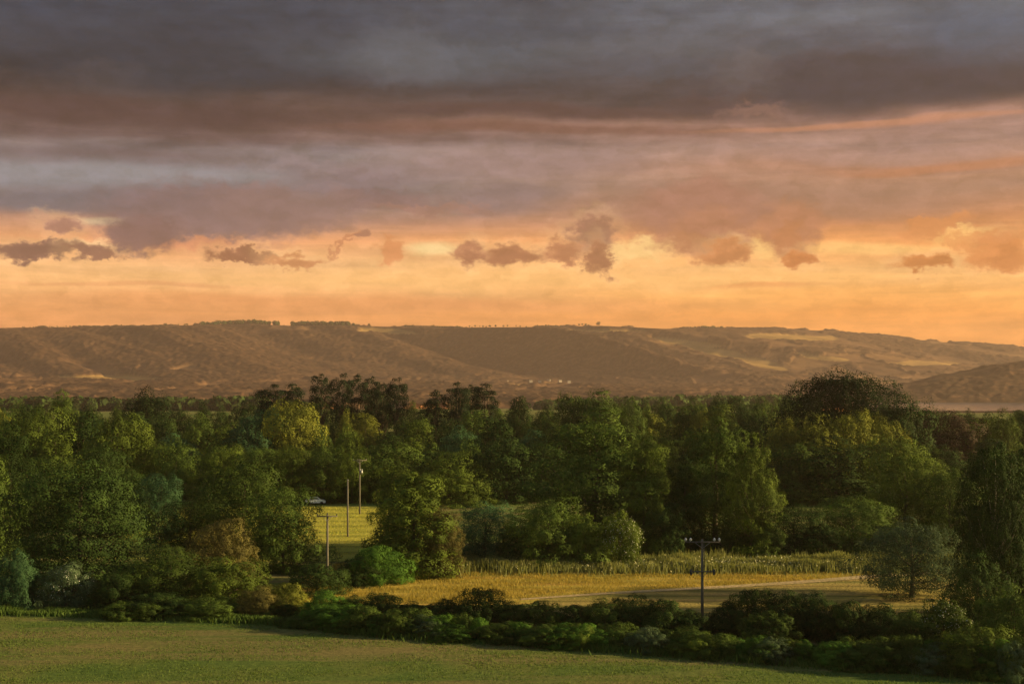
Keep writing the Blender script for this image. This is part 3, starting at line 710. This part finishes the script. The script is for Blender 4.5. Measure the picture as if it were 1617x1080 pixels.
for k, (px, tp, hw, mt, dy) in enumerate(HB):
    B(px, tp, hw, float(hedge_line(px))+dy+3, f'bush{k%3}', mt, HL[k], 'long hedge along the near field', name='hedge_shrub')
MZ = [(470, 560, 'below the fresh green rounded shrub'), (560, 640, 'below the golden field gap'), (640, 740, 'left of the rounded hedge hump'), (740, 830, 'below the rounded hedge hump'), (830, 920, 'below the wide dome tree'), (920, 1060, 'below the hedge swell'),
      (1060, 1170, 'at the foot of the twin-armed utility pole'), (1170, 1260, 'below the left of the high block'), (1260, 1370, 'below the right of the high block'), (1370, 1480, 'below the feathery blue-green tree'), (1480, 1700, 'bottom right corner')]
used_m = {}
def mound_label(px, f, mt):
    lb = mound_label0(px, f, mt); n = used_m.get(lb, 0); used_m[lb] = n+1
    return lb if not n else ('second ', 'third ', 'fourth ', 'fifth ')[n-1]+lb
def mound_label0(px, f, mt): return '%s %s mound by hedge, %s' % ('broad' if f > 36 else 'small' if f < 26 else 'medium', {'bright': 'fresh green'}.get(mt, mt), [t for a, b, t in MZ if a <= px < b][0])
px = 485; k = 0
while px < 1650:
    f = rnd.uniform(20, 44); mt = rnd.choice(['green', 'bright', 'bright', 'green', 'olive', 'pale'])
    B(px, float(np.interp(px, [485, 620, 800, 1000, 1200, 1400, 1640], [962, 972, 982, 994, 1010, 1015, 1015]))+rnd.uniform(-14, 8), f, float(hedge_line(px))-2.0+rnd.uniform(-1.5, 1.0), f'bush{k%3}',
      mt, mound_label(px, f, mt), 'low leafy mounds in front of the hedge', name='bramble_mound', hmin=.9)
    px += rnd.uniform(14, 28); k += 1
px = 190; k = 0
while px < 480:
    mt = rnd.choice(['dark', 'green']); B(px, 948+rnd.uniform(-5, 8), rnd.uniform(20, 32), 150+rnd.uniform(-1, 1), f'bush{k%3}', mt, 'low %s leafy mound at the foot of the left clump, %s' % (mt, ['leftmost', 'second', 'third', 'fourth', 'fifth', 'sixth', 'seventh', 'eighth', 'ninth', 'tenth', 'last'][k]), 'low leafy mounds under the left clump', name='bramble_mound', hmin=.9)
    px += rnd.uniform(30, 44); k += 1

# ------------------------------------------------------------------ grass and weeds (stuff)
def blades(name, X, Y, h, w, matlist, cat, label, seed, lean=.25):
    rng = np.random.default_rng(seed); n = len(X); Z = terrain(X, Y)[0]
    th = rng.uniform(0, 6.283, n); dx = np.cos(th)*w/2; dy = np.sin(th)*w/2; hh = h*rng.uniform(.5, 1.3, n)*(.35+1.3*fbm(X/2.6, Y/1.7, seed, 3)*(.6+.8*vnoise(X/7, Y/9, seed+5)))
    lx = rng.normal(0, lean, n)*hh; ly = rng.normal(0, lean, n)*hh
    V = np.stack([np.stack([X-dx, Y-dy, Z-.02], -1), np.stack([X+dx, Y+dy, Z-.02], -1), np.stack([X+lx+dx*.25, Y+ly+dy*.25, Z+hh], -1), np.stack([X+lx-dx*.25, Y+ly-dy*.25, Z+hh], -1)], 1).reshape(-1, 3)
    me = mesh_np(name, V, np.arange(4*n).reshape(n, 4), 4, False, {'var': np.repeat(rng.random(n), 4)})
    return tag(link(name, me, matlist), label, cat, kind='stuff')
def grass_mat(name, a, b_, c_=None):
    m = leaf_material(name, a, b_, .35); return m
rg = np.random.default_rng(77)
n = 90000; gx = rg.uniform(-66, 66, n); gy = rg.uniform(112, 156, n)
keep = (np.abs(gx) < .4*gy) & (fbm(gx/5, gy/2.2, 7, 3)+rg.uniform(-.15, .15, n) > .42); gx = gx[keep]; gy = gy[keep]
blades('grass', gx, gy, .09, .12, grass_mat('short_grass', (.08, .13, .028), (.15, .19, .045)), 'grass', 'short green grass of the near field in the foreground', 1)
n = 130000; gx = rg.uniform(-24, 80, n); gy = rg.uniform(159, 194, n)
keep = (fbm(gx/6, gy/2.5, 17, 3)+rg.uniform(-.2, .2, n) > .36) & ~((gx > 1) & (gy < TR(gx)+1.2+.035*gx)); gx = gx[keep]; gy = gy[keep]
blades('dry_grass', gx, gy, .26, .08, grass_mat('dry_grass', (.32, .25, .05), (.54, .40, .10)), 'grass', 'tall golden dry grass covering the lit strip of meadow', 2)
n = 26000; gx = rg.uniform(-62, -15, n); gy = rg.uniform(199, 280, n)
blades('field_grass', gx, gy, .15, .12, grass_mat('field_grass', (.36, .35, .06), (.46, .42, .09)), 'grass', 'golden grass of the far field seen through the gap in the trees', 3)
n = 30000; gx = rg.uniform(-62, 50, n); gy = np.interp(808.5+F*gx/140, [0, 400, 500, 620, 800, 1000, 1200, 1400, 1600], [155, 149.5, 146, 141, 138, 133, 128, 124, 119])-2.4+rg.normal(0, .8, n)
blades('hedge_weeds', gx, gy, .5, .14, grass_mat('rough_grass', (.05, .10, .02), (.15, .21, .05)), 'weeds', 'rough grass and weeds along the foot of the long hedge', 6, .3)
# flowering weeds along the far side of the strip
n = 90000; gx = rg.uniform(-8, 66, n); gy = 190.5+rg.normal(0, 2.6, n)+.0*gx
keep = fbm(gx/4, gy/3, 27, 3)+rg.uniform(-.2, .2, n) > .38; gx = gx[keep]; gy = gy[keep]
blades('tall_weeds', gx, gy, 1.1, .13, grass_mat('weed_stems', (.12, .15, .04), (.38, .36, .14)), 'weeds', 'tall green weeds along the foot of the wood behind the golden strip', 4, .18)
sel = rg.random(len(gx)) < .11; fx, fy = gx[sel], gy[sel]; fz = terrain(fx, fy)[0]+rg.uniform(.4, 1.15, len(fx))
Pn = np.stack([fx, fy, fz], -1); V, Fc = leaf_quads(Pn, np.array([0, -.2, .5])+rg.normal(size=Pn.shape)*.5, .2, rg)
mfl, _, bfl = principled('cream_flower_heads', .8, .1); bfl.inputs['Base Color'].default_value = (.5, .46, .26, 1)
tag(link('flower_heads', mesh_np('flower_heads', V, Fc, 4), mfl), 'cream flower heads scattered over the tall weeds behind the golden strip', 'flowers', kind='stuff')

# ------------------------------------------------------------------ utility poles
def wood_mat():
    m, N, b = principled('weathered_pole_wood', .85, .2); g = N.n('ShaderNodeTexCoord').outputs['Object']
    N.t.links.new(N.ramp(N.noise(N.vm('MULTIPLY', g, (9, 9, .8)), 1.0, 5, .6).outputs['Fac'], [(.3, (.09, .08, .065)), (.7, (.22, .19, .15))]), b.inputs['Base Color']); return m
M_pole = wood_mat()
M_steel, _n, _b = principled('galvanised_steel', .45, .5); _b.inputs['Base Color'].default_value = (.25, .25, .24, 1); _b.inputs['Metallic'].default_value = .6
M_porc, _n, _b = principled('white_porcelain', .25, .6); _b.inputs['Base Color'].default_value = (.8, .8, .78, 1)
M_dark, _n, _b = principled('dark_steel', .5, .4); _b.inputs['Base Color'].default_value = (.05, .05, .05, 1)
def mk(tubes, name, mat, parent):
    v, f = join_tubes(tubes); o = link(name, mesh_np(name, v, f, 4, True), mat, parent); return o
def capped(path, rad, seg=8):
    p = [np.array(q, float) for q in path]; d0 = unit(p[1]-p[0])*.002; d1 = unit(p[-1]-p[-2])*.002
    return tube([p[0]-d0]+p+[p[-1]+d1], [.001]+list(rad)+[.001], seg)
def box(cx, cy, cz, sx, sy, sz):
    V = [np.array([cx+a*sx/2, cy+b*sy/2, cz+c*sz/2]) for a in (-1, 1) for b in (-1, 1) for c in (-1, 1)]
    return V, [(0, 1, 3, 2), (4, 6, 7, 5), (0, 4, 5, 1), (2, 3, 7, 6), (0, 2, 6, 4), (1, 5, 7, 3)]
def insulator(x, z, par, s=1.0, mat=None):
    return mk([capped([(x, 0, z), (x, 0, z+.05*s), (x, 0, z+.07*s), (x, 0, z+.13*s), (x, 0, z+.15*s), (x, 0, z+.21*s), (x, 0, z+.27*s)], [.03*s, .05*s, .12*s, .06*s, .13*s, .06*s, .05*s], 10)], 'insulator', mat or M_porc, par)
def pole(px, top, Yd, label, rz=0):
    x = (px-808.5)/F*Yd; g0 = gz(x, Yd); H = EYE-(top-600)/F*Yd-g0
    r = empty('utility_pole', (x, Yd, g0), rz); tag(r, label, 'utility pole', 'wooden utility poles')
    mk([capped([(0, 0, -.5), (0, 0, H*.5), (0, 0, H)], [.16, .14, .115], 12)], 'mast', M_pole, r); return r, H
def crossarm(r, z, half, par_mat=None, ins=(), iscale=1.0, imat=None):
    a = mk([box(0, -.18, z, half*2, .11, .13)], 'crossarm', par_mat or M_pole, r)
    mk([capped([(-half*.45, -.2, z-.02), (0, -.2, z-.65)], [.025, .025], 5), capped([(half*.45, -.2, z-.02), (0, -.2, z-.65)], [.025, .025], 5)], 'brace', M_steel, a)
    for xi in ins: 
        i = insulator(xi, z+.065, a, iscale, imat); i.location.y = -.18
    return a
r, H = pole(1109, 851, 146, 'nearest utility pole with two crossarms, rising out of the hedge on the right')
crossarm(r, H-.28, 1.8, None, (-1.72, -1.22, 1.22, 1.72), 1.35)
a = crossarm(r, H-3.3, 1.25, M_pole, (), 1.0)
for sx in (-1, 1):
    mk([capped([(sx*1.18, -.18, H-3.05), (sx*1.18, -.18, H-3.12), (sx*1.18, -.18, H-3.55), (sx*1.18, -.18, H-3.68)], [.05, .13, .13, .06], 10)], 'fuse_switch', M_dark, a)
mk([capped([(.2, -.1, H-3.6), (.2, -.1, H-.4)], [.03, .03], 6)], 'cable', M_dark, r)
r, H = pole(517, 812, 172, 'utility pole with a single crossarm at the left side of the golden field gap')
crossarm(r, H-.2, 1.25, None, (-1.15, 1.15), .8, M_dark); insulator(0, H, r, .8, M_dark)
r, H = pole(549, 758, 227, 'plain utility pole without crossarm in the middle of the golden field gap')
mk([capped([(0, 0, H), (0, 0, H+.12)], [.16, .1], 12)], 'cap', M_steel, r)
r, H = pole(568, 725, 265, 'farthest utility pole, pale with a short crossarm, before the trees behind the field', .25)
crossarm(r, H-.2, 1.3, M_pole, (-1.2, -.4, 1.2), .7, M_steel)
mk([box(.28, -.05, H-2.4, .5, .4, .7)], 'transformer', M_steel, r)
for xi in (.12, .44): insulator(xi, H-2.05, r, .8)

# ------------------------------------------------------------------ white car beyond the far field
def car():
    Yd = 286; x = (498-808.5)/F*Yd; r = empty('parked_car', (x, Yd, gz(x, Yd)+.02), R(8)); tag(r, 'small white car parked under the trees at the far side of the golden field gap', 'car')
    mw, _, b = principled('white_car_paint', .3, .5); b.inputs['Base Color'].default_value = (.78, .8, .84, 1)
    mg, _, b = principled('car_glass', .08, .6); b.inputs['Base Color'].default_value = (.03, .035, .04, 1)
    mt, _, b = principled('tyre_rubber', .8, .2); b.inputs['Base Color'].default_value = (.02, .02, .02, 1)
    prof = [(-2.0, .35), (-2.02, .75), (-1.9, .98), (-1.45, 1.05), (-1.05, 1.45), (.35, 1.5), (1.05, 1.02), (1.8, .88), (2.02, .7), (2.0, .32)]
    V = []; 
    for sy in (-1, 1):
        for (a, z) in prof: V.append(np.array([a, sy*(.84 if z < 1.1 else .64), z]))
    n = len(prof); Fc = [(i, (i+1) % n, (i+1) % n+n, i+n) for i in range(n)]
    body = link('body', None or bpy.data.meshes.new('body'), None, r); me = body.data
    me.from_pydata([tuple(v) for v in V], [], Fc+[tuple(range(n-1, -1, -1)), tuple(range(n, 2*n))]); me.materials.append(mw)
    for sy in (-1, 1):
        w = bpy.data.meshes.new('side_window'); w.from_pydata([(-1.2, sy*.83, 1.07), (.8, sy*.83, 1.07), (.3, sy*.665, 1.43), (-.98, sy*.665, 1.43)], [], [(0, 1, 2, 3)]); w.materials.append(mg)
        link('window', w, None, r)
        for wx in (-1.25, 1.25):
            mk([capped([(wx, sy*.62, .31), (wx, sy*.88, .31)], [.31, .31], 18)], 'wheel', mt, r)
    for sy in (-.6, .6): mk([capped([(1.99, sy, .68), (2.05, sy, .68)], [.11, .1], 10)], 'headlight', M_porc, r)
car()

# ------------------------------------------------------------------ far houses and ridge-top trees
def houses():
    mw, _, b = principled('cream_render', .85, .2); b.inputs['Base Color'].default_value = (.5, .42, .33, 1)
    mr, _, b = principled('slate_roof', .8, .2); b.inputs['Base Color'].default_value = (.12, .09, .08, 1)
    mg, _, b = principled('house_window', .2, .5); b.inputs['Base Color'].default_value = (.04, .04, .05, 1)
    L, D, Hh = 12, 8, 5.5
    def poly(nm, V, Fc, m):
        me = bpy.data.meshes.new(nm); me.from_pydata(V, [], Fc); me.materials.append(m); return me
    wall = poly('wall', [(-L/2, -D/2, -6), (L/2, -D/2, -6), (L/2, D/2, -6), (-L/2, D/2, -6), (-L/2, -D/2, Hh), (L/2, -D/2, Hh), (L/2, D/2, Hh), (-L/2, D/2, Hh), (-L/2, 0, Hh+3), (L/2, 0, Hh+3)],
                [(0, 1, 5, 4), (2, 3, 7, 6), (1, 2, 6, 9, 5), (3, 0, 4, 8, 7)], mw)
    roof = poly('roof', [(-L/2-.3, -D/2-.4, Hh-.1), (L/2+.3, -D/2-.4, Hh-.1), (L/2+.3, 0, Hh+3.2), (-L/2-.3, 0, Hh+3.2), (-L/2-.3, D/2+.4, Hh-.1), (L/2+.3, D/2+.4, Hh-.1)], [(0, 1, 2, 3), (3, 2, 5, 4)], mr)
    win = poly('window', [(-.6, 0, -.7), (.6, 0, -.7), (.6, 0, .7), (-.6, 0, .7)], [(0, 1, 2, 3)], mg)
    spots = [(800, 606), (838, 605), (852, 606), (866, 604), (884, 605), (898, 606)]
    for k, (px, py) in enumerate(spots):
        # walk the sight line to where it meets the land
        ys = np.linspace(3200, 7200, 900); xs = (px-808.5)/F*ys; zs = EYE-(py-600)/F*ys; tz = terrain(xs, ys)[0]
        hit = np.nonzero(tz >= zs)[0]; i = hit[0] if len(hit) else 300
        r = empty('cottage', (xs[i], ys[i]-30, tz[i]+7), R((k*37) % 50-25))
        tag(r, ['tiny pale house standing apart, left of the far house row', 'leftmost tiny house of the far pale row', 'second tiny house of the far pale row', 'middle tiny house of the far pale row', 'fourth tiny house of the far pale row', 'rightmost tiny house of the far pale row'][k], 'house', 'houses at the foot of the hills')
        r.scale = (1, 1, .8); link('wall', wall, None, r); link('roof', roof, None, r)
        for wx in (-3.5, 0, 3.5): link('window', win, None, r).location = (wx, -D/2-.03, 2.6)
houses()
def ridge():
    for k, (px, hgt, hw, lb) in enumerate(((130, 11, 7, 'small lone tree on the ridge, leftmost of the skyline dots'), (187, 10, 6, 'small lone tree on the ridge between its two left neighbours'), (264, 13, 12, 'rounded tree on the ridge left of the long ridge wood'),
            (584, 12, 8, 'lone tree on the ridge right of the long ridge wood'), (722, 10, 8, 'small tree on the ridge above the centre pines'), (944, 16, 10, 'small pointed tree on the ridge right of the middle'), (1078, 11, 9, 'small tree on the ridge left of the right-hand ridge clump'))):
        x = (px-808.5)/F*YC; z = float(terrain(np.array([x]), np.array([YC-40.]))[0][0])
        crown, trunk, pt, ph, _ = PROTO['far%d' % (k % 4)]
        r = empty('ridge_tree', (x, YC-40, z-1), k); r.scale = (hw/ph, hw/ph, hgt/pt); tag(r, lb, 'tree', 'lone trees along the ridge')
        link('trunk', trunk, None, r); c = link('crown', crown, None, r); c.material_slots[0].link = 'OBJECT'; c.material_slots[0].material = LM['dark']
    def wood(name, x0, x1, n, hs, Yw, label, dep=90, sz=5):
        rng = np.random.default_rng(len(label)); P = []; Nn = []
        for i in range(n):
            y = Yw+rng.uniform(-dep, dep); x = (rng.uniform(x0, x1)-808.5)/F*y; z = float(terrain(np.array([x]), np.array([y]))[0][0]); h = hs*rng.uniform(.6, 1.2)
            k = 110; d = unit(rng.normal(size=(k, 3))); P.append(np.array([x, y, z+h*.5])+d*np.array([h*.6, h*.6, h*.5])*rng.uniform(.8, 1.05, (k, 1))); Nn.append(d+rng.normal(size=(k, 3))*.4)
        P = np.concatenate(P); V, Fc = leaf_quads(P, np.concatenate(Nn), sz*hs/14, rng)
        tag(link(name, mesh_np(name, V, Fc, 4, False, {'var': np.repeat(rng.random(len(P)), 4)}), LM['dark']), label, 'wood', kind='stuff')
    wood('ridge_wood', 318, 440, 90, 17, YC-20, 'dark wood along the ridge top in the left half')
    wood('ridge_wood', 462, 560, 70, 19, YC-20, 'dark wood along the ridge top above the pines')
    wood('ridge_wood', 1090, 1160, 30, 10, YC-20, 'thin clump of trees along the right part of the ridge')
    wood('ridge_wood', 640, 930, 60, 7, YC-10, 'low scrub dotted along the middle of the ridge')
    wood('ridge_wood', 30, 318, 50, 6, YC-10, 'low scrub dotted along the left of the ridge')
    wood('valley_wood', 850, 1290, 420, 17, 1900, 'dark flat wood in the valley behind the skyline trees', 160, 6)
    wood('valley_wood', -60, 420, 420, 15, 1700, 'dark flat wood in the valley behind the left skyline trees', 160, 6)
ridge()

# ------------------------------------------------------------------ haze: one closed box of even, pale air
hm = bpy.data.materials.new('haze_air'); hm.use_nodes = True; ht = hm.node_tree; ht.nodes.clear()
ho = ht.nodes.new('ShaderNodeOutputMaterial'); pv = ht.nodes.new('ShaderNodeVolumePrincipled')
pv.inputs['Color'].default_value = (.98, .74, .66, 1); pv.inputs['Density'].default_value = 5.6e-5; pv.inputs['Anisotropy'].default_value = .35
ht.links.new(pv.outputs[0], ho.inputs['Volume'])
v, f = box(0, 4550, 147, 10400, 9300, 406)
tag(link('haze', mesh_np('haze', v, f, 4), hm), kind='stuff')
sc.cycles.volume_bounces = 1
